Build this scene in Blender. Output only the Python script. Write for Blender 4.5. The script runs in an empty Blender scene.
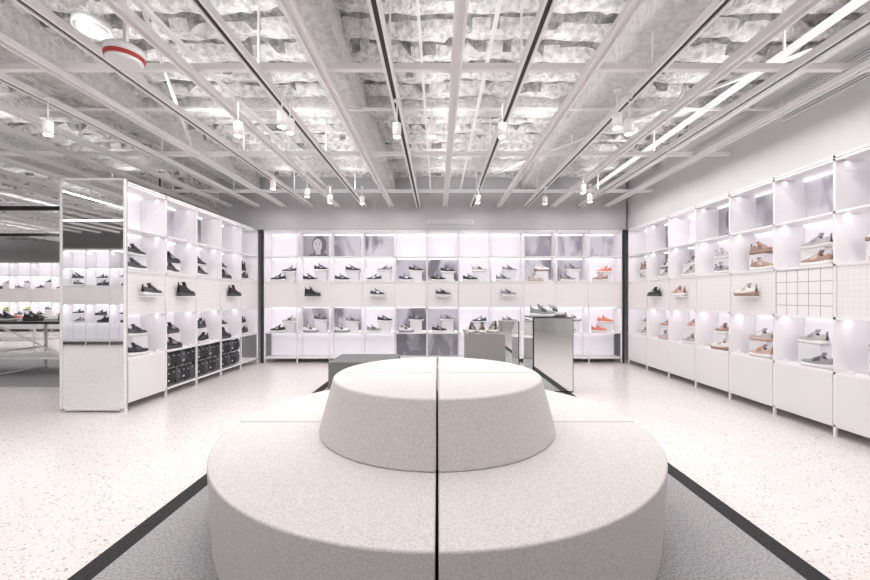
import bpy, bmesh, math, random
import numpy as np
from mathutils import Vector, Matrix, noise
random.seed(7)
S=bpy.context.scene
try:
    S.view_settings.view_transform='Standard'; S.view_settings.look='None'
except Exception: pass
S.view_settings.exposure=0.14

# ---------------------------------------------------------------- materials
def mat(name,col,rough=.5,metal=0,emit=0,emcol=None,spec=None):
    m=bpy.data.materials.new(name); m.use_nodes=True
    b=m.node_tree.nodes['Principled BSDF']
    b.inputs['Base Color'].default_value=(*col,1); b.inputs['Roughness'].default_value=rough
    b.inputs['Metallic'].default_value=metal
    if spec is not None: b.inputs['Specular IOR Level'].default_value=spec
    if emit:
        b.inputs['Emission Color'].default_value=(*(emcol or col),1); b.inputs['Emission Strength'].default_value=emit
    return m
def N(m,t,**k):
    n=m.node_tree.nodes.new(t)
    for a,v in k.items(): setattr(n,a,v)
    return n
def L(m,a,b): m.node_tree.links.new(a,b)
def bsdf(m): return m.node_tree.nodes['Principled BSDF']
def noisy(name,c1,c2,scale,rough=.9,bump=.2,bscale=None,detail=4,lo=.35,hi=.65,bdist=.01,spec=None):
    m=mat(name,c1,rough,spec=spec); b=bsdf(m)
    tc=N(m,'ShaderNodeTexCoord'); n=N(m,'ShaderNodeTexNoise'); n.inputs['Scale'].default_value=scale; n.inputs['Detail'].default_value=detail
    r=N(m,'ShaderNodeValToRGB'); r.color_ramp.elements[0].color=(*c1,1); r.color_ramp.elements[1].color=(*c2,1)
    r.color_ramp.elements[0].position=lo; r.color_ramp.elements[1].position=hi
    L(m,tc.outputs['Object'],n.inputs['Vector']); L(m,n.outputs['Fac'],r.inputs[0]); L(m,r.outputs[0],b.inputs['Base Color'])
    n2=N(m,'ShaderNodeTexNoise'); n2.inputs['Scale'].default_value=bscale or scale; n2.inputs['Detail'].default_value=5
    L(m,tc.outputs['Object'],n2.inputs['Vector'])
    bp=N(m,'ShaderNodeBump'); bp.inputs['Strength'].default_value=bump; bp.inputs['Distance'].default_value=bdist
    L(m,n2.outputs['Fac'],bp.inputs['Height']); L(m,bp.outputs[0],b.inputs['Normal'])
    return m

M_white=mat('white_powder_coat',(.84,.82,.83),.4)
M_rail=mat('white_rail',(.93,.91,.91),.5)
M_cab=mat('cabinet_white',(.78,.765,.78),.45)
M_led=mat('led_strip',(1,.97,1),.5,0,2.8,(1,.97,1))
M_back=mat('backlit_panel',(.78,.75,.80),.6,0,.20,(.98,.95,1))
M_back2=mat('backlit_panel_base',(.78,.75,.80),.6,0,.24,(.98,.95,1))
M_black=mat('black_metal',(.012,.012,.014),.45)
M_dark=mat('dark_gap',(.03,.03,.035),.7)
M_track=mat('track_dark',(.03,.03,.03),.5)
M_mirror=mat('mirror_glass',(.84,.86,.86),.01,1)
M_wall=noisy('wall_paint',(.54,.53,.55),(.58,.57,.59),3,.8,.03,60)
M_bulk=noisy('bulkhead_paint',(.70,.69,.70),(.73,.72,.73),3,.8,.03,60)
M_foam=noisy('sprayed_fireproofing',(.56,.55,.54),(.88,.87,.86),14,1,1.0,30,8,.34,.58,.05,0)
M_foamshade=noisy('foam_recess_shade',(.22,.215,.21),(.50,.49,.48),12,1,1.0,30,8,.36,.62,.05,0)  # shade of the flute recesses put into a darker foam colour
M_beamfoam=noisy('beam_fireproofing',(.68,.67,.66),(.86,.85,.84),18,1,1.0,36,6,.3,.6,.05,0)
M_fabric=noisy('felt_upholstery',(.49,.465,.45),(.64,.615,.60),150,.95,.3,260,6,.36,.62,.003)
M_rug=noisy('rug_grey',(.22,.215,.225),(.46,.45,.46),90,1,.5,160,8,.3,.7,.006)
M_rugb=noisy('rug_border_black',(.014,.014,.016),(.03,.03,.033),100,.9,.3,150)
M_bench=noisy('bench_felt_grey',(.17,.165,.17),(.22,.215,.215),150,.95,.3,200)
M_plinth=noisy('plinth_grey',(.28,.27,.26),(.35,.34,.33),90,.8,.2,150)
M_red=mat('red_ring',(.42,.03,.03),.5)
M_lamp=mat('lamp_face',(1,.95,.85),.5,0,14,(1,.93,.82))

# terrazzo
M_floor=mat('terrazzo',(.8,.78,.76),.22); m=M_floor; b=bsdf(m)
tc=N(m,'ShaderNodeTexCoord')
base=N(m,'ShaderNodeTexNoise'); base.inputs['Scale'].default_value=1.3; L(m,tc.outputs['Object'],base.inputs['Vector'])
r0=N(m,'ShaderNodeValToRGB'); r0.color_ramp.elements[0].color=(.70,.655,.635,1); r0.color_ramp.elements[1].color=(.76,.72,.70,1)
L(m,base.outputs['Fac'],r0.inputs[0]); prev=r0.outputs[0]
for sc,thr,cc in ((52,.14,(.42,.36,.33,1)),(85,.18,(.54,.48,.44,1)),(36,.05,(.34,.31,.30,1)),(70,.2,(.90,.88,.87,1)),(40,.09,(.58,.45,.38,1))):
    v=N(m,'ShaderNodeTexVoronoi'); v.inputs['Scale'].default_value=sc; L(m,tc.outputs['Object'],v.inputs['Vector'])
    sep=N(m,'ShaderNodeSeparateColor'); L(m,v.outputs['Color'],sep.inputs[0])
    lt=N(m,'ShaderNodeMath',operation='LESS_THAN'); lt.inputs[1].default_value=.28; L(m,v.outputs['Distance'],lt.inputs[0])
    lt2=N(m,'ShaderNodeMath',operation='LESS_THAN'); lt2.inputs[1].default_value=thr*2; L(m,sep.outputs[0],lt2.inputs[0])
    mu=N(m,'ShaderNodeMath',operation='MULTIPLY'); L(m,lt.outputs[0],mu.inputs[0]); L(m,lt2.outputs[0],mu.inputs[1])
    mx=N(m,'ShaderNodeMix',data_type='RGBA'); L(m,mu.outputs[0],mx.inputs[0]); L(m,prev,mx.inputs[6]); mx.inputs[7].default_value=cc
    prev=mx.outputs[2]
L(m,prev,b.inputs['Base Color'])

def gridmat(name,cell,lw,bg,fg):
    m=mat(name,bg,.6,0,.10,bg); b=bsdf(m)
    tc=N(m,'ShaderNodeTexCoord'); sp=N(m,'ShaderNodeSeparateXYZ'); L(m,tc.outputs['Object'],sp.inputs[0])
    ad=N(m,'ShaderNodeMath',operation='ADD'); L(m,sp.outputs[0],ad.inputs[0]); L(m,sp.outputs[1],ad.inputs[1])
    outs=[]
    for o in (ad.outputs[0],sp.outputs[2]):
        d=N(m,'ShaderNodeMath',operation='DIVIDE'); d.inputs[1].default_value=cell; L(m,o,d.inputs[0])
        f=N(m,'ShaderNodeMath',operation='FRACT'); L(m,d.outputs[0],f.inputs[0])
        l=N(m,'ShaderNodeMath',operation='LESS_THAN'); l.inputs[1].default_value=lw; L(m,f.outputs[0],l.inputs[0]); outs.append(l.outputs[0])
    mxx=N(m,'ShaderNodeMath',operation='MAXIMUM'); L(m,outs[0],mxx.inputs[0]); L(m,outs[1],mxx.inputs[1])
    mx=N(m,'ShaderNodeMix',data_type='RGBA'); L(m,mxx.outputs[0],mx.inputs[0]); mx.inputs[6].default_value=(*bg,1); mx.inputs[7].default_value=(*fg,1)
    L(m,mx.outputs[2],b.inputs['Base Color']); return m
M_grid=gridmat('graph_panel_fine',.05,.07,(.76,.72,.725),(.65,.60,.605))
M_gridb=gridmat('graph_panel_bold',.121,.05,(.76,.735,.74),(.22,.2,.21))
def poster(name,seed,dk,lt):
    m=mat(name,lt,.5,0,.16); b=bsdf(m)
    tc=N(m,'ShaderNodeTexCoord'); mp=N(m,'ShaderNodeMapping'); mp.inputs['Location'].default_value=(seed*3.1,seed*1.7,seed)
    mp.inputs['Rotation'].default_value=(0.3*seed,.5*seed,.2); mp.inputs['Scale'].default_value=(1,1,.5)
    L(m,tc.outputs['Object'],mp.inputs[0])
    n=N(m,'ShaderNodeTexNoise'); n.inputs['Scale'].default_value=2.6; n.inputs['Detail'].default_value=3; n.inputs['Distortion'].default_value=.5
    L(m,mp.outputs[0],n.inputs['Vector']); r=N(m,'ShaderNodeValToRGB')
    r.color_ramp.elements[0].position=.42; r.color_ramp.elements[1].position=.54
    r.color_ramp.elements[0].color=(*dk,1); r.color_ramp.elements[1].color=(*lt,1)
    L(m,n.outputs['Fac'],r.inputs[0]); L(m,r.outputs[0],b.inputs['Base Color']); L(m,r.outputs[0],b.inputs['Emission Color']); return m
POST=[poster('photo_print_%d'%i,i+1,(.19+.05*(i%3),.18+.05*(i%3),.21+.05*(i%3)),(.50+.05*(i%2),.48+.05*(i%2),.53+.05*(i%2))) for i in range(4)]
M_pgrey=mat('print_midgrey',(.36,.35,.38),.5,0,.12); M_pskin=mat('print_lightgrey',(.56,.54,.56),.5,0,.10); M_phair=mat('print_dark',(.17,.165,.18),.5)

# ---------------------------------------------------------------- mesh builder
class MB:
    def __init__(s,T=None): s.v=[];s.f=[];s.mi=[];s.ms=[];s.T=T or (lambda p:p)
    def m(s,mt):
        if mt not in s.ms: s.ms.append(mt)
        return s.ms.index(mt)
    def box(s,a0,a1,b0,b1,c0,c1,mt):
        k=len(s.v)
        for c in (c0,c1):
            for p in ((a0,b0),(a1,b0),(a1,b1),(a0,b1)): s.v.append(s.T((p[0],p[1],c)))
        for f in ((0,3,2,1),(4,5,6,7),(0,1,5,4),(1,2,6,5),(2,3,7,6),(3,0,4,7)):
            s.f.append([k+i for i in f]); s.mi.append(s.m(mt))
    def poly(s,pts,mt):
        k=len(s.v); s.v+= [s.T(p) for p in pts]; s.f.append(list(range(k,k+len(pts)))); s.mi.append(s.m(mt))
    def bar(s,p,q,w,mt):
        p=Vector(p);q=Vector(q);d=(q-p).normalized(); a=d.cross(Vector((0,0,1)))
        if a.length<.01:a=Vector((1,0,0))
        a.normalize(); bb=d.cross(a); k=len(s.v)
        for c in (p,q):
            for i,j in ((-1,-1),(1,-1),(1,1),(-1,1)): s.v.append(s.T(tuple(c+a*i*w/2+bb*j*w/2)))
        for f in ((0,3,2,1),(4,5,6,7),(0,1,5,4),(1,2,6,5),(2,3,7,6),(3,0,4,7)):
            s.f.append([k+i for i in f]); s.mi.append(s.m(mt))
    def cyl(s,c,r,z0,z1,mt,n=24,r2=None,capm=None):
        k=len(s.v); r2=r if r2 is None else r2
        for z,rr in ((z0,r),(z1,r2)):
            for i in range(n):
                a=2*math.pi*i/n; s.v.append(s.T((c[0]+rr*math.cos(a),c[1]+rr*math.sin(a),z)))
        for i in range(n):
            j=(i+1)%n; s.f.append([k+i,k+j,k+n+j,k+n+i]); s.mi.append(s.m(mt))
        s.f.append([k+i for i in range(n)][::-1]); s.mi.append(s.m(capm or mt))
        s.f.append([k+n+i for i in range(n)]); s.mi.append(s.m(mt))
    def obj(s,name,parent=None,bevel=0,smooth=False):
        me=bpy.data.meshes.new(name); me.from_pydata([tuple(v) for v in s.v],[],s.f)
        for mt in s.ms: me.materials.append(mt)
        me.polygons.foreach_set('material_index',s.mi); me.validate()
        bm=bmesh.new(); bm.from_mesh(me); bmesh.ops.recalc_face_normals(bm,faces=bm.faces); bm.to_mesh(me); bm.free()
        o=bpy.data.objects.new(name,me); S.collection.objects.link(o)
        if smooth:
            for p in me.polygons: p.use_smooth=len(p.vertices)==4
        if bevel:
            md=o.modifiers.new('bevel','BEVEL'); md.width=bevel; md.segments=3; md.limit_method='ANGLE'
        if parent: o.parent=parent
        return o
def empty(name,loc=(0,0,0)):
    o=bpy.data.objects.new(name,None); o.empty_display_size=.2; S.collection.objects.link(o); o.location=loc; return o
def area(name,loc,rot,sx,sy,e,col=(1,.97,.98),parent=None):
    l=bpy.data.lights.new(name,'AREA'); l.shape='RECTANGLE'; l.size=sx; l.size_y=sy; l.energy=e; l.color=col
    o=bpy.data.objects.new(name,l); o.location=loc; o.rotation_euler=rot; S.collection.objects.link(o)
    if parent:o.parent=parent
    return o

# ---------------------------------------------------------------- shell
XL,XR,YB,YF,YW,HC=-22,4.15,-5.0,16.0,8.05,3.80
b=MB(); b.box(XL,XR,YB,YF,-.1,0,M_floor); b.obj('floor')
b=MB(); b.box(XR,XR+.15,YB,YF,0,HC+.3,M_bulk); b.obj('wall_right')
b=MB(); b.box(XL-.15,XL,YB,YF,0,HC+.3,M_wall); b.obj('wall_left')
b=MB(); b.box(-4.35,XR,YW,YW+.15,0,HC+.3,M_wall); b.obj('wall_back')
b=MB(); b.box(XL,-4.35,YF,YF+.15,0,HC+.3,M_bulk); b.obj('wall_far')
b=MB(); b.box(-4.35,-4.2,YW+.15,YF,0,HC+.3,M_wall); b.obj('wall_return')
b=MB(); b.box(XL,XR,YB-.15,YB,0,HC+.3,M_bulk); b.obj('wall_front')
b=MB(); b.box(-4.35,3.74,7.68,YW,2.64,HC,M_wall); b.obj('trim_bulkhead_back')
b=MB(); b.box(3.78,XR,-1.2,YW,2.64,HC,M_bulk); b.obj('trim_bulkhead_right')

def deck(name,x0,x1,y0,y1,dx,dy):
    nx=int((x1-x0)/dx)+1; ny=int((y1-y0)/dy)+1; vs=[];fs=[];mi=[];tt=[]
    for j in range(ny):
        y=y0+j*(y1-y0)/(ny-1)
        for i in range(nx):
            x=x0+i*(x1-x0)/(nx-1)
            wob=noise.noise(Vector((x*1.3,y*.7,9)))*.05+noise.noise(Vector((x*5,y*3,2)))*.03
            t=((y+wob)/.34)%1.0; tt.append(t)
            rib=0.0 if t<.46 else (.16 if .56<t<.88 else .08)
            n=noise.noise(Vector((x*2.6,y*4.5,0)))*.03+noise.noise(Vector((x*7,y*9,3)))*.03
            vs.append((x,y,HC-.15+rib+n))
    for j in range(ny-1):
        for i in range(nx-1):
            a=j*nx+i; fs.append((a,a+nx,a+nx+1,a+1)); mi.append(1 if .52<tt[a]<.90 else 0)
    me=bpy.data.meshes.new(name); me.from_pydata(vs,[],fs); me.materials.append(M_foam); me.materials.append(M_foamshade)
    me.polygons.foreach_set('material_index',mi)
    o=bpy.data.objects.new(name,me); S.collection.objects.link(o)
    for p in me.polygons:p.use_smooth=True
    return o
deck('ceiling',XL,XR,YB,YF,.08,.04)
b=MB(); b.box(XL,XR,YB,YF,HC+.2,HC+.3,M_wall); b.obj('ceiling_slab')
def foambeam(name,x0,x1,y0,y1,z0,z1,step=.07,mt=M_beamfoam):
    bm=bmesh.new()
    nx=max(2,int((x1-x0)/step)); ny=max(2,int((y1-y0)/step)); nz=max(2,int((z1-z0)/step))
    def grid(f,n1,n2):
        vv=[[bm.verts.new(f(i/n1,j/n2)) for j in range(n2+1)] for i in range(n1+1)]
        for i in range(n1):
            for j in range(n2): bm.faces.new((vv[i][j],vv[i+1][j],vv[i+1][j+1],vv[i][j+1]))
    lx=lambda u:x0+(x1-x0)*u; ly=lambda u:y0+(y1-y0)*u; lz=lambda u:z0+(z1-z0)*u
    grid(lambda u,v:(lx(u),ly(v),z0),nx,ny)
    grid(lambda u,v:(x0,ly(u),lz(v)),ny,nz); grid(lambda u,v:(x1,ly(u),lz(v)),ny,nz)
    grid(lambda u,v:(lx(u),y0,lz(v)),nx,nz); grid(lambda u,v:(lx(u),y1,lz(v)),nx,nz)
    bmesh.ops.remove_doubles(bm,verts=bm.verts,dist=.001)
    bmesh.ops.recalc_face_normals(bm,faces=bm.faces)
    for v in bm.verts:
        p=v.co; n=noise.noise_vector(p*4)*.022+noise.noise_vector(p*11)*.014; v.co=p+n
    me=bpy.data.meshes.new(name); bm.to_mesh(me); bm.free(); me.materials.append(mt)
    for p in me.polygons:p.use_smooth=True
    o=bpy.data.objects.new(name,me); S.collection.objects.link(o); return o
for x0,x1,z0 in ((-1.16,-.84,3.40),(1.62,2.10,3.42),(-3.9,-3.5,3.42),(-6.6,-6.2,3.42)):
    foambeam('ceiling_beam',x0,x1,.2,7.62 if x0>-4 else 15.5,z0,HC)
for y0 in (4.6,6.6):
    foambeam('ceiling_joist',-9,3.70,y0,y0+.18,3.52,HC,.09)

# ---------------------------------------------------------------- ceiling grid
G=3.07
g=empty('ceiling_grid')
b=MB()
xs=[-.387+.53*k for k in range(-22,8)]
xs=[x for x in xs if x<3.7]
for k,x in enumerate(xs):
    y1=7.64 if x>-4.3 else 14; y0=-2
    if k%2==0:
        for s_ in(-1,1): b.box(x+s_*.028-.011,x+s_*.028+.011,y0,y1,G,G+.055,M_rail)
        b.box(x-.017,x+.017,y0,y1,G+.012,G+.05,M_track)
    else:
        for s_ in(-1,1): b.box(x+s_*.032-.010,x+s_*.032+.010,y0,y1,G,G+.045,M_rail)
        b.box(x-.03,x+.03,y0,y1,G+.03,G+.045,M_rail)
for y in (-.6,1.2,3.12,5.0,6.75):
    b.box(-11.5,3.77,y-.024,y+.024,G+.056,G+.105,M_rail)
for y in (8.8,10.8,12.8): b.box(-11.5,-4.4,y-.02,y+.02,G+.056,G+.11,M_rail)
for x in xs[::2]:
    for y in (1.2,3.12,5.0,6.75): b.box(x-.008,x+.008,y-.008,y+.008,G+.1,HC,M_rail)
b.obj('grid_rails',g)
b=MB()
for x,z,w in ((.42,3.36,.03),(-.15,3.30,.022),(-2.1,3.33,.035),(3.0,3.4,.05),(3.3,3.33,.03),(-4.8,3.35,.04),(2.55,3.38,.025)):
    b.box(x,x+w,-1,7.64,z,z+w,M_rail)
for y,z in ((2.5,3.36),(4.3,3.38)): b.box(-8,3.77,y,y+.025,z,z+.025,M_rail)
b.bar((3.0,3.1,3.28),(.9,6.2,3.28),.025,M_rail); b.bar((-2.0,2.6,3.28),(-3.3,5.2,3.28),.022,M_rail)
b.bar((2.3,3.6,3.25),(2.6,4.4,3.25),.025,M_rail)
b.obj('ceiling_pipes')
def spot(x,y,z=2.74,can=.038,h=.12,e=20,light=True):
    o=empty('pendant_spotlight',(x,y,0))
    b=MB(); b.cyl((0,0),.006,z+h,G+.03,M_rail,8); b.cyl((0,0),can,z,z+h,M_rail,20); b.cyl((0,0),can*.78,z-.003,z+.001,M_lamp,20)
    b.cyl((0,0),.03,G-.012,G+.01,M_rail,16)
    b.obj('housing',o,smooth=True)
    if light:
        l=bpy.data.lights.new('bulb','SPOT'); l.energy=e; l.spot_size=1.5; l.spot_blend=.7; l.shadow_soft_size=.05; l.color=(1,.95,.9)
        lo=bpy.data.objects.new('bulb',l); lo.location=(0,0,z-.02); lo.parent=o; S.collection.objects.link(lo)
for px,py in ((238,136),(282,127),(290,133),(397,137),(432,137),(502,137),(617,128),(629,134),(48,135)):
    zz=386.7*(2.74-1.3)/(297-py); spot((px-438)/386.7*zz,zz)
for i,(px,py) in enumerate(((273,189),(307,197),(330,203),(362,204),(478,203),(545,204),(590,202),(583,193))):
    zz=386.7*(2.80-1.3)/(297-py); spot((px-438)/386.7*zz,min(zz,6.6),2.80,e=12,light=i%2==0)
b=MB(); c=(-2.18,2.69)
b.cyl(c,.12,2.97,3.02,M_white,32); b.cyl(c,.112,2.945,2.97,M_red,32,.12); b.cyl(c,.09,2.925,2.945,M_white,32,.11); b.cyl(c,.01,3.02,HC,M_white,8)
b.obj('smoke_detector',smooth=True)
b=MB(); c=(-2.66,2.97); b.cyl(c,.12,3.36,3.41,M_white,32); b.cyl(c,.08,3.33,3.36,M_cab,32,.11); b.cyl(c,.015,3.41,HC,M_white,8); b.obj('ceiling_speaker',smooth=True)
b=MB(); c=(-.45,4.25); b.cyl(c,.10,3.2,3.28,M_white,24); b.cyl(c,.07,3.17,3.2,M_cab,24,.09);b.cyl(c,.015,3.28,HC,M_white,8); b.obj('ceiling_speaker',smooth=True)
b=MB(); b.box(3.765,3.78,2.3,4.25,3.20,3.50,M_cab)
for k in range(10): b.box(3.752,3.768,2.33,4.22,3.215+k*.0285,3.226+k*.0285,M_white)
for k in range(9): b.box(3.763,3.766,2.33,4.22,3.227+k*.0285,3.242+k*.0285,M_pgrey)
b.obj('air_vent')
b=MB(); b.box(-.2,.7,7.655,7.68,2.74,2.84,M_cab)
for k in range(4): b.box(-.18,.68,7.65,7.656,2.752+k*.022,2.760+k*.022,M_pgrey)
b.obj('air_vent')

# ---------------------------------------------------------------- sneakers
def shoe_mesh(name,up,sole,acc,lace,high=False):
    bm=bmesh.new(); Ln=.29
    ts=[0,.02,.06,.12,.2,.28,.35,.40,.46,.53,.60,.68,.76,.84,.91,.96,.99,1.0]
    ws=[.014,.026,.033,.036,.036,.035,.035,.036,.037,.039,.042,.045,.046,.044,.038,.029,.018,.008]
    hs=[.056,.074,.082,.078,.069,.067,.080,.094,.090,.080,.069,.058,.048,.042,.036,.029,.020,.010]
    if high: hs=[h+ (.045 if t<.42 else .02 if t<.5 else 0) for h,t in zip(hs,ts)]
    sz=[.040,.040,.039,.037,.034,.032,.030,.029,.028,.027,.026,.026,.027,.029,.032,.034,.036,.037]
    n=11; rings=[]
    for t,w,h,z0 in zip(ts,ws,hs,sz):
        r=[]
        for i in range(n):
            a=math.pi*i/(n-1); c=math.cos(a); s_=math.sin(a)
            nar=1-.35*s_ if t<.55 else 1-.1*s_
            y=math.copysign(abs(c)**.75,c)*w*nar; z=z0+h*(s_**.8)
            if .05<t<.34 and i in(4,5,6): z=z0+.012; 
            if t<.34 and i in(3,7): y*=1.15
            r.append(bm.verts.new((t*Ln-.14,y,z)))
        rings.append(r)
    for k in range(len(ts)-1):
        for i in range(n-1):
            f=bm.faces.new((rings[k][i],rings[k+1][i],rings[k+1][i+1],rings[k][i+1])); f.smooth=True
            t=(ts[k]+ts[k+1])/2
            if .05<t<.37 and 3<=i<=6: f.material_index=2
            elif (.38<t<.62 and i in(1,2,7,8)) or (t<.05 and i in (3,4,5,6)): f.material_index=3
            elif .88<t and i in (0,1,8,9): f.material_index=3
    lo=[];hi=[]
    out=[(t,w) for t,w in zip(ts,ws)]
    pts=[(t,w*1.10+.003) for t,w in out]+[(t,-(w*1.10+.003)) for t,w in reversed(out)]
    for t,y in pts:
        kk=min(range(len(ts)),key=lambda i:abs(ts[i]-t)); lift=.010*max(0,(t-.75)/.25)**2+ (.004 if t<.05 else 0)
        x=(t-.5)*1.02*Ln+.5*Ln-.14
        lo.append(bm.verts.new((x,y*.94,lift))); hi.append(bm.verts.new((x,y,sz[kk]+.006)))
    m_=len(pts)
    for i in range(m_):
        j=(i+1)%m_; f=bm.faces.new((lo[i],lo[j],hi[j],hi[i])); f.material_index=1; f.smooth=True
    f=bm.faces.new(lo[::-1]); f.material_index=1
    f=bm.faces.new(hi); f.material_index=1
    def bx(c,s3,mi,rot=0):
        r=bmesh.ops.create_cube(bm,size=1,matrix=Matrix.Translation(c)@Matrix.Rotation(rot,4,'Y')@Matrix.Diagonal((*s3,1)))
        for v in r['verts']:
            for f in v.link_faces: f.material_index=mi
    hz=.02 if high else 0
    bx((.355*Ln-.14,0,.126+hz*1.8),(.010,.042,.05),0,-.45)
    for q in range(5):
        t=.42+q*.055
        h=np.interp(t,ts,hs)+np.interp(t,ts,sz)
        bx((t*Ln-.14,0,h+.001),(.007,.040,.006),4,.25)
    bx((-.139,0,.118+hz*2.2),(.006,.016,.03),3)
    bmesh.ops.recalc_face_normals(bm,faces=bm.faces)
    me=bpy.data.meshes.new(name); bm.to_mesh(me); bm.free()
    for q in (up,sole,M_dark,acc,lace): me.materials.append(q)
    return me
def c(n,*v): return mat(n,v,.6)
mB=c('shoe_black',.015,.015,.017); mW=c('shoe_white',.74,.73,.72); mG=c('shoe_grey',.27,.27,.29); mDG=c('shoe_charcoal',.07,.07,.08)
mT=c('shoe_tan',.34,.225,.175); mP=c('shoe_blush',.56,.40,.35); mR=c('shoe_coral',.66,.20,.13); mN=c('shoe_navy',.05,.055,.10); mO=c('shoe_olive',.16,.17,.09); mV=c('shoe_violet',.32,.2,.55); mY=c('shoe_volt',.6,.75,.1)
mBr=c('shoe_brown',.20,.11,.07); mLG=c('shoe_stone',.45,.43,.42)
SB=[shoe_mesh('shoe_a',mB,mDG,mG,mB),shoe_mesh('shoe_b',mDG,mW,mB,mB),shoe_mesh('shoe_c',mB,mW,mDG,mB),shoe_mesh('shoe_c2',mB,mDG,mB,mDG,True)]
SG=[shoe_mesh('shoe_d',mG,mW,mDG,mW),shoe_mesh('shoe_e',mLG,mW,mB,mG),shoe_mesh('shoe_f',mDG,mW,mG,mW),shoe_mesh('shoe_g',mW,mG,mDG,mB),shoe_mesh('shoe_g2',mN,mW,mW,mG),shoe_mesh('shoe_b2',mB,mW,mG,mB)]
ST=[shoe_mesh('shoe_h',mT,mW,mP,mW),shoe_mesh('shoe_i',mP,mW,mT,mP),shoe_mesh('shoe_j',mW,mT,mP,mW),shoe_mesh('shoe_k',mLG,mP,mW,mW),shoe_mesh('shoe_l',mT,mT,mBr,mP),shoe_mesh('shoe_l2',mLG,mW,mG,mW)]
SR=[shoe_mesh('shoe_m',mR,mW,mR,mW),shoe_mesh('shoe_n',mO,mW,mT,mO),shoe_mesh('shoe_o',mV,mW,mB,mW),shoe_mesh('shoe_p',mY,mB,mB,mB)]
def put(me,loc,yaw,par,pitch=0,sc=1.04):
    o=bpy.data.objects.new('sneaker',me); S.collection.objects.link(o); o.location=loc; o.rotation_euler=(0,pitch,yaw); o.scale=(sc,)*3; o.parent=par; return o

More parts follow.
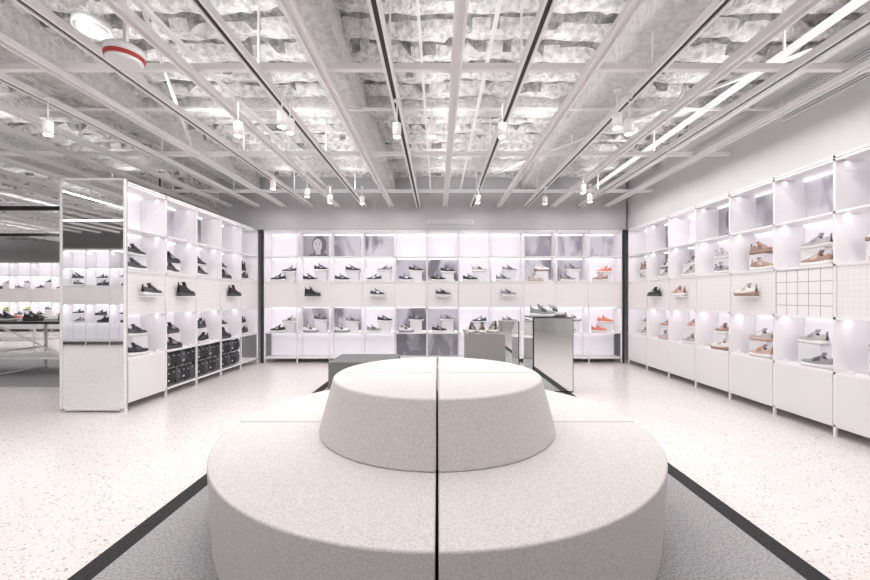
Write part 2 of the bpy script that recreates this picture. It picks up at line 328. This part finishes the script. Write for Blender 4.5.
# ---------------------------------------------------------------- shelving units
HS=[.10,.59,1.10,1.60,2.09,2.58]
def unit(O,U,D,n,w,name,base='lit',posters={},shoes=None,depth=.36,hang=(),gridb=(),midshoes=(),power=10,cab=()):
    U=Vector(U);D=Vector(D);O=Vector(O)
    root=empty(name,O)
    T2=lambda p:tuple(U*p[0]+D*p[1]+Vector((0,0,p[2])))
    Ltot=n*w; t=.011
    b=MB(T2)
    for k in range(n+1):
        u=k*w
        b.box(u-t,u+t,0,.022,0,2.62,M_white); b.box(u-t,u+t,depth-.03,depth-.01,0,2.62,M_white)
        b.box(u-.004,u+.004,.022,depth-.03,HS[1],HS[5],M_white)
        for h in (HS[0],HS[5]): b.box(u-t,u+t,.022,depth-.03,h-t,h+t,M_white)
    for h in HS+[2.609]:
        b.box(0,Ltot,0,.022,h-t,h+t,M_white)
    b.obj('frame',root)
    b=MB(T2)
    for h in HS[1:5]: b.box(t,Ltot-t,.023,depth-.032,h-.009,h+.009,M_white)
    b.box(t,Ltot-t,.023,depth-.032,HS[5],HS[5]+.012,M_white)
    b.obj('shelves',root)
    b=MB(T2)
    for k in range(n):
        u0,u1=k*w+t,(k+1)*w-t
        for r in range(5):
            h0,h1=HS[r]+.01,HS[r+1]-.01
            if r==0:
                if base=='cab' or k in cab:
                    b.box(u0+.004,u1-.004,-.004,.014,h0,h1,M_cab); b.box(u0,u1,.016,depth-.03,h0,h1,M_cab)
                else:
                    b.box(u0,u1,depth-.03,depth-.02,h0,h1,M_back2 if base=='lit' else M_back)
                    b.box(u0,u1,.023,depth-.03,HS[0]-.01,HS[0]+.002,M_white)
            elif r==2:
                b.box(u0+.002,u1-.002,.012,.02,h0,h1,M_gridb if k in gridb else M_grid)
                b.box(u0,u1,depth-.03,depth-.02,h0,h1,M_cab)
            else:
                mt=posters.get((k,r),M_back)
                b.box(u0,u1,depth-.03,depth-.02,h0,h1,mt)
        for r in (0,1,3,4):
            if r==0 and (base=='cab' or k in cab): continue
            b.box(u0+.02,u1-.02,depth-.06,depth-.05,HS[r+1]-.022,HS[r+1]-.0095,M_led)
            b.box(u0+.02,u1-.02,depth-.06,depth-.05,HS[r]+.0095,HS[r]+.018,M_led) if r in(1,3) else None
    b.box(0,Ltot,depth-.018,depth,.02,2.62,M_cab)
    b.obj('panels',root)
    yaw=math.atan2(U.y,U.x)
    for r in (1,3,4):
        c0=Vector(T2((Ltot/2,.12,HS[r+1]-.014)))
        area('row_light',tuple(c0),(0,0,yaw),Ltot-.1,.03,power*Ltot/7*(.6 if r==4 else 1),(1,.955,1),root)
    sr=empty('sneaker_display',O); b=MB(T2)
    dirU=math.atan2(U.y,U.x)
    rnd=random.Random(n*13+int(w*100))
    if shoes:
        for k in range(n):
            for r in (1,3):
                pal=shoes(k,r,rnd)
                if not pal: continue
                h=HS[r]+.0095; u0=k*w
                flip=math.pi if rnd.random()<.3 else 0
                uu=u0+w*(.34+rnd.random()*.06); put(rnd.choice(pal),T2((uu,.085,h+.002)),dirU+flip+rnd.uniform(-.15,.15),sr)
                rh=rnd.choice((.17,.19,.21)) ; uc=u0+w*(.60+rnd.random()*.06)
                b.box(uc-.12,uc+.12,.17,.29,h,h+rh,M_cab)
                put(rnd.choice(pal),T2((uc,.225,h+rh+.002)),dirU+flip+rnd.uniform(-.12,.12),sr)
                b.box(u0+w*.82-.03,u0+w*.82+.03,.03,.035,h,h+.035,M_cab)
        for k,pal in midshoes:
            u=(k+.5)*w; b.box(u-.15,u+.15,-.10,.012,1.30,1.312,M_white)
            put(rnd.choice(pal),T2((u,-.045,1.314)),dirU+rnd.uniform(-.1,.1),sr)
    if b.v: b.obj('display_risers',sr)
    for k in hang:
        bb=MB(T2); u0=k*w
        for row,(hz) in enumerate((.555,.335)):
            for dd in (.05,.16):
                bb.box(u0+.03,u0+w-.03,dd+.01,dd+.018,hz+.004,hz+.012,M_white)
                for q in range(6):
                    u=u0+.07+q*.1; z1=hz-.005+ (q%2)*.008; z0=z1-.20; q0=.052 if q%2 else .044
                    k0=len(bb.v)
                    for zc,wd,th in ((z0,q0*.8,.012),(z0+.06,q0,.03),(z1-.03,q0,.024),(z1,q0*.55,.006)):
                        for i,j in((-1,-1),(1,-1),(1,1),(-1,1)): bb.v.append(bb.T((u+i*wd,dd+j*th,zc)))
                    for s_ in range(3):
                        for i in range(4):
                            j=(i+1)%4; bb.f.append([k0+s_*4+i,k0+s_*4+j,k0+s_*4+4+j,k0+s_*4+4+i]); bb.mi.append(bb.m(mB if (q+row)%3 else mDG))
                    bb.f.append([k0,k0+1,k0+2,k0+3]); bb.mi.append(bb.m(mB)); bb.f.append([k0+12,k0+13,k0+14,k0+15]); bb.mi.append(bb.m(mDG))
                    bb.box(u-.018,u+.018,dd-.034,dd-.028,z1-.055,z1-.04,mG)
                    if q%3==0: bb.box(u-.014,u+.014,dd-.034,dd-.028,z0+.05,z0+.07,mW)
        bb.obj('hanging_sock_packs',root)
    return root,T2
def portrait(root,T2,u,w,h0,h1,d,flip=1):
    b=MB(T2); uc=u+w/2; hh=h1-h0
    def ell(cu,ch,ru,rh,dd,mt): b.poly([(cu+ru*math.cos(a),dd,ch+rh*math.sin(a)) for a in [i*math.pi/12 for i in range(24)]],mt)
    b.poly([(u+.02,d,h0+.02),(u+w-.02,d,h0+.02),(u+w-.02,d,h1-.02),(u+.02,d,h1-.02)],M_pgrey)
    ell(uc+.02*flip,h0+hh*.56,.15,.20,d-.002,M_phair)
    b.poly([(uc-.23,d-.003,h0+.02),(uc+.23,d-.003,h0+.02),(uc+.17,d-.003,h0+.09),(uc+.05,d-.003,h0+.13),(uc-.05,d-.003,h0+.13),(uc-.17,d-.003,h0+.09)],M_phair)
    b.poly([(uc-.05,d-.004,h0+.08),(uc+.05,d-.004,h0+.08),(uc+.045,d-.004,h0+.2),(uc-.045,d-.004,h0+.2)],M_pskin)
    ell(uc-.015*flip,h0+hh*.55,.095,.135,d-.005,M_pskin)
    for s_ in(-1,1):
        ell(uc-.015*flip+s_*.038,h0+hh*.58,.016,.007,d-.006,M_phair); ell(uc-.015*flip+s_*.038,h0+hh*.58+.025,.024,.004,d-.006,M_phair)
    ell(uc-.015*flip,h0+hh*.55-.03,.012,.01,d-.006,M_pgrey); ell(uc-.015*flip,h0+hh*.55-.075,.028,.009,d-.006,M_pgrey)
    b.obj('portrait_poster',root)

def sh_back(k,r,rn):
    if r==3 and k==8: return [ST[2],ST[3]]
    if r==3 and k==10: return [SR[0],ST[0]]
    if r==1 and k==10: return [SR[0],ST[0]]
    if r==3 and k==9: return [ST[1],SG[0]]
    return SG
pb={}
for k,r,i in ((1,4,0),(2,4,1),(3,4,3),(8,4,2),(9,4,3),(5,1,1),(4,1,0),(1,1,2),(2,1,3),(5,3,3),(8,3,1),(9,3,2),(4,3,2),(10,4,1)): pb[(k,r)]=POST[i]
root,T2=unit((-3.41,7.6,0),(1,0,0),(0,1,0),11,.638,'shoe_display_shelving','lit',pb,sh_back,midshoes=((1,SB),(3,SG),(5,SB),(7,SG)),power=7.5)
portrait(root,T2,1*.638,.638,HS[4],HS[5],.325)
b=MB(T2)
for k,i in ((4,0),(5,1)): b.box(k*.638+.012,(k+1)*.638-.012,.318,.326,HS[0]+.012,HS[1]-.012,POST[i])
b.obj('poster',root)
pl={(1,4):POST[2],(2,4):POST[0],(3,4):POST[1],(4,4):POST[3]}
rootL,TL=unit((-3.54,4.40,0),(0,1,0),(-1,0,0),5,.64,'shoe_display_shelving','lit',pl,lambda k,r,rn:SB,hang=(1,2,3),cab=(0,),midshoes=((1,SB),(0,SB),(3,SB)),power=4.2)
b=MB(TL); b.box(-.02,3.22,.37,.69,.03,2.62,M_cab); b.obj('rear_cabinet',rootL)
b=MB(TL); b.box(-.035,-.025,0,.71,.04,2.62,M_mirror)
for d0 in(-.006,.71): b.box(-.045,-.015,d0-.004,d0+.012,.0,2.64,M_white)
for h0 in (.02,2.62): b.box(-.045,-.015,-.006,.72,h0,h0+.02,M_white)
b.box(-.025,0,-.004,.71,.03,2.62,M_dark)
for d0 in (.02,.67): b.box(-.045,-.0,d0,d0+.02,0,.05,M_white)
b.obj('end_mirror',rootL)
def sh_right(k,r,rn): return ST if rn.random()<.85 else [SG[0],SG[3],ST[5]]
pr={(4,4):POST[1],(3,4):POST[2],(2,4):POST[3],(1,4):POST[0],(6,3):POST[0],(0,4):POST[3],(5,3):POST[2],(6,4):POST[1]}
rootR,TR=unit((3.70,2.31,0),(0,1,0),(1,0,0),8,.65,'shoe_display_shelving','cab',pr,sh_right,gridb=(2,),midshoes=((3,ST),(6,SB),(5,ST)),power=5.7)
portrait(rootR,TR,4*.65,.65,HS[4],HS[5],.325)
b=MB(); b.box(-3.50,-3.44,7.62,7.66,0,2.62,M_dark); b.obj('corner_gap_shade_left')  # dark strip standing in for the shaded gap between units
b=MB(); b.box(3.64,3.675,7.62,7.66,0,2.62,M_dark); b.obj('corner_gap_shade_right')  # same painted gap shade, narrower, at the right corner
unit((-21,14.6,0),(1,0,0),(0,1,0),20,.8,'shoe_display_shelving','cab',{},lambda k,r,rn:SR+SB+SG,power=12)
unit((-7.0,-1.8,0),(-1,0,0),(0,-1,0),9,.65,'shoe_display_shelving','lit',{(2,4):POST[0]},lambda k,r,rn:SB+SG,power=14)
b=MB(); b.box(-14,-4.36,6.93,7.0,2.86,2.93,M_black); b.box(-14,-4.36,9.9,9.97,2.86,2.93,M_black)
for x in (-13,-9,-5): b.box(x-.01,x+.01,6.94,6.96,2.93,3.56,M_black); b.box(x-.01,x+.01,9.92,9.94,2.93,3.56,M_black)
b.obj('suspended_lighting_track')
t_=empty('display_table',(-7.2,6.7,0)); b=MB(); b.box(-1.4,1.3,-.45,.45,.86,.90,M_black); b.obj('top',t_,bevel=.005)
b=MB()
for x in (-1.3,0,1.2):
    b.bar((x,-.4,.02),(x,-.4,.86),.03,M_white); b.bar((x,.4,.02),(x,.4,.86),.03,M_white); b.bar((x,-.4,.4),(x,.4,.4),.03,M_white); b.bar((x,-.4,.035),(x,.4,.035),.03,M_white)
b.bar((-1.3,-.4,.3),(1.2,-.4,.3),.03,M_white); b.bar((-1.3,-.4,.3),(0,-.4,.84),.02,M_white); b.bar((0,-.4,.84),(1.2,-.4,.3),.02,M_white); b.box(-1.3,1.2,-.4,.4,.29,.31,M_white)
b.obj('legs',t_)
sp=empty('sneaker_display',(-7.2,6.7,.902))
for i in range(7): put(random.choice(SB+SR[:2]),(-1.2+i*.38,random.uniform(-.2,.1),.0),random.uniform(-.4,.4),sp)
# second low display table further back in the neighbouring bay
t2=empty('display_table',(-10.6,9.6,0)); b=MB(); b.box(-1.1,1.1,-.5,.5,.70,.74,M_white)
for x in (-1.05,1.05):
    for y in (-.45,.45): b.box(x-.02,x+.02,y-.02,y+.02,.0,.70,M_white)
b.box(-1.05,1.05,-.45,.45,.25,.28,M_white); b.obj('frame_and_top',t2)
sp=empty('sneaker_display',(-10.6,9.6,.742))
for i in range(6): put(random.choice(SB+SR),(-.9+i*.36,random.uniform(-.2,.1),.0),random.uniform(-.4,.4),sp)
b=MB(); b.box(-9.3,-5.4,5.6,9.0,0,.012,M_rug); b.obj('carpet')

# ---------------------------------------------------------------- rug
b=MB(); b.box(-1.69+.11,1.79-.11,-1.0+.11,6.9-.11,0,.012,M_rug)
b.box(-1.69,-1.58,-1,6.9,0,.013,M_rugb); b.box(1.68,1.79,-1,6.9,0,.013,M_rugb)
b.box(-1.58,1.68,-1,-.89,0,.013,M_rugb); b.box(-1.58,1.68,6.79,6.9,0,.013,M_rugb); b.obj('area_rug')

# ---------------------------------------------------------------- ottoman
ott=empty('round_ottoman',(-0.004,2.64,.013))
def wedge(name,q,r0,r1,z0,z1,gap,bev):
    bm=bmesh.new(); n=30; a0=q*math.pi/2; off=Vector((math.cos(a0+math.pi/4),math.sin(a0+math.pi/4),0))*gap*math.sqrt(2)
    lo=[];hi=[]
    for z,R,lst in((z0,r0,lo),(z1,r1,hi)):
        lst.append(bm.verts.new(Vector((0,0,z))+off))
        for i in range(n+1):
            a=a0+math.pi/2*i/n; lst.append(bm.verts.new(Vector((R*math.cos(a),R*math.sin(a),z))+off))
    m_=len(lo)
    for i in range(m_):
        j=(i+1)%m_; f=bm.faces.new((lo[i],lo[j],hi[j],hi[i])); f.smooth=True
    bm.faces.new(lo[::-1]).smooth=True; bm.faces.new(hi).smooth=True
    bmesh.ops.recalc_face_normals(bm,faces=bm.faces)
    me=bpy.data.meshes.new(name); bm.to_mesh(me); bm.free(); me.materials.append(M_fabric)
    o=bpy.data.objects.new(name,me); S.collection.objects.link(o); o.parent=ott
    md=o.modifiers.new('b','BEVEL'); md.width=bev; md.segments=4; md.limit_method='ANGLE'; md.angle_limit=math.radians(40)
    wn=o.modifiers.new('w','WEIGHTED_NORMAL'); wn.keep_sharp=False; wn.weight=80
    return o
for q in range(4):
    wedge('seat_quarter_%d'%q,q,1.320,1.345,.0,.437,.006,.010)
    wedge('backrest_quarter_%d'%q,q,.77,.680,.437,.772,.005,.012)
b=MB(); b.box(-1.2,1.2,-.0045,.0045,0,.36,M_dark); b.box(-.0045,.0045,-1.2,1.2,0,.36,M_dark); b.obj('seam_shade_sheets',ott)  # dark sheets in the open seams stand in for their shade

# ---------------------------------------------------------------- bench / plinths
bn=empty('upholstered_bench',(-1.0,5.42,.013)); b=MB(); b.box(-.44,.44,-.36,.36,.03,.437,M_bench); b.obj('cushion_block',bn,bevel=.015)
b=MB(); b.box(-.41,.41,-.33,.33,0,.03,M_black); b.obj('plinth_base',bn)
pd=empty('display_plinth',(.70,5.75,.013)); b=MB(); b.box(-.29,.25,-.3,.3,.03,.77,M_plinth); b.obj('block',pd,bevel=.01)
b=MB(); b.box(-.26,.22,-.27,.27,0,.03,M_black); b.obj('base',pd)
sp=empty('sneaker_display',(.70,5.75,.785))
for x,y,a,me in ((-.2,-.12,1.3,SG[0]),(-.06,-.14,1.5,SR[1]),(.1,-.1,1.7,SG[1]),(.16,.1,1.5,SB[1])): put(me,(x,y,0),a,sp)
mp=empty('mirror_plinth',(1.555,5.35,.013)); b=MB(); b.box(-.26,.26,-.145,-.14,.02,1.0,M_mirror); b.box(-.27,.27,-.14,.42,0,1.01,M_black); b.box(-.275,-.27,-.12,.40,.02,1.0,M_mirror); b.obj('mirror_block',mp)
sp=empty('sneaker_display',(1.555,5.35,1.025))
put(SG[0],(-.12,-.02,0),.15,sp,sc=1.2); put(SG[3],(.08,.12,0),.1,sp,sc=1.2)
mp2=empty('mirror_plinth',(1.12,6.1,.013)); b=MB(); b.box(-.13,.13,-.145,-.14,.02,.9,M_mirror); b.box(-.135,.135,-.14,.2,0,.91,M_plinth); b.obj('mirror_block',mp2)

# ---------------------------------------------------------------- lighting
lg=empty('ceiling_fill_lights')  # parent of the added fill lamps, not of real fixtures
for x in (-6.2,-3.05,-1.7,-.65,.68,2.2,3.2):
    area('fill_downlight',(x,3.6,G-.02),(0,0,0),.04,7.4,37,(1,.97,.965),lg)  # added strip lamps giving overall downward fill
for x in (-7.8,-5.3,-2.6,-1.5,.12,1.15,2.8):
    area('fill_uplight',(x,3.6,G+.12),(math.pi,0,0),.12,7.4,19,(1,.985,.98),lg)  # added upward fill to brighten the ceiling deck
for x in (-7,-10,-14,-18):
    area('fill_downlight',(x,10.5,G-.02),(0,0,0),.05,7,60,(1,.97,.97),lg)  # added fill for the neighbouring area at far left
    area('fill_uplight',(x,11,G+.1),(math.pi,0,0),.05,8,35,(1,.97,.97),lg)  # added upward fill for the ceiling there
area('fill_downlight',(-3,-2.5,G),(0,0,0),12,.06,90,(1,.97,.97),lg)  # added fill behind the camera
area('fill_downlight',(-9.5,-.2,G),(0,0,0),6,.06,70,(1,.97,.97),lg)  # added fill to brighten what the end mirror reflects
area('fill_uplight',(-3,-1.5,G+.1),(math.pi,0,0),12,.06,40,(1,.97,.97),lg)  # added upward fill behind the camera
w=bpy.data.worlds.new('world'); S.world=w; w.use_nodes=True; w.node_tree.nodes['Background'].inputs[0].default_value=(.9,.9,.95,1); w.node_tree.nodes['Background'].inputs[1].default_value=.3

cam=bpy.data.cameras.new('camera'); cam.lens=16; cam.sensor_width=36; cam.shift_x=-3/870; cam.shift_y=7/870; cam.clip_start=.05
co=bpy.data.objects.new('camera',cam); co.location=(0,0,1.3); co.rotation_euler=(math.pi/2,0,0); S.collection.objects.link(co); S.camera=co
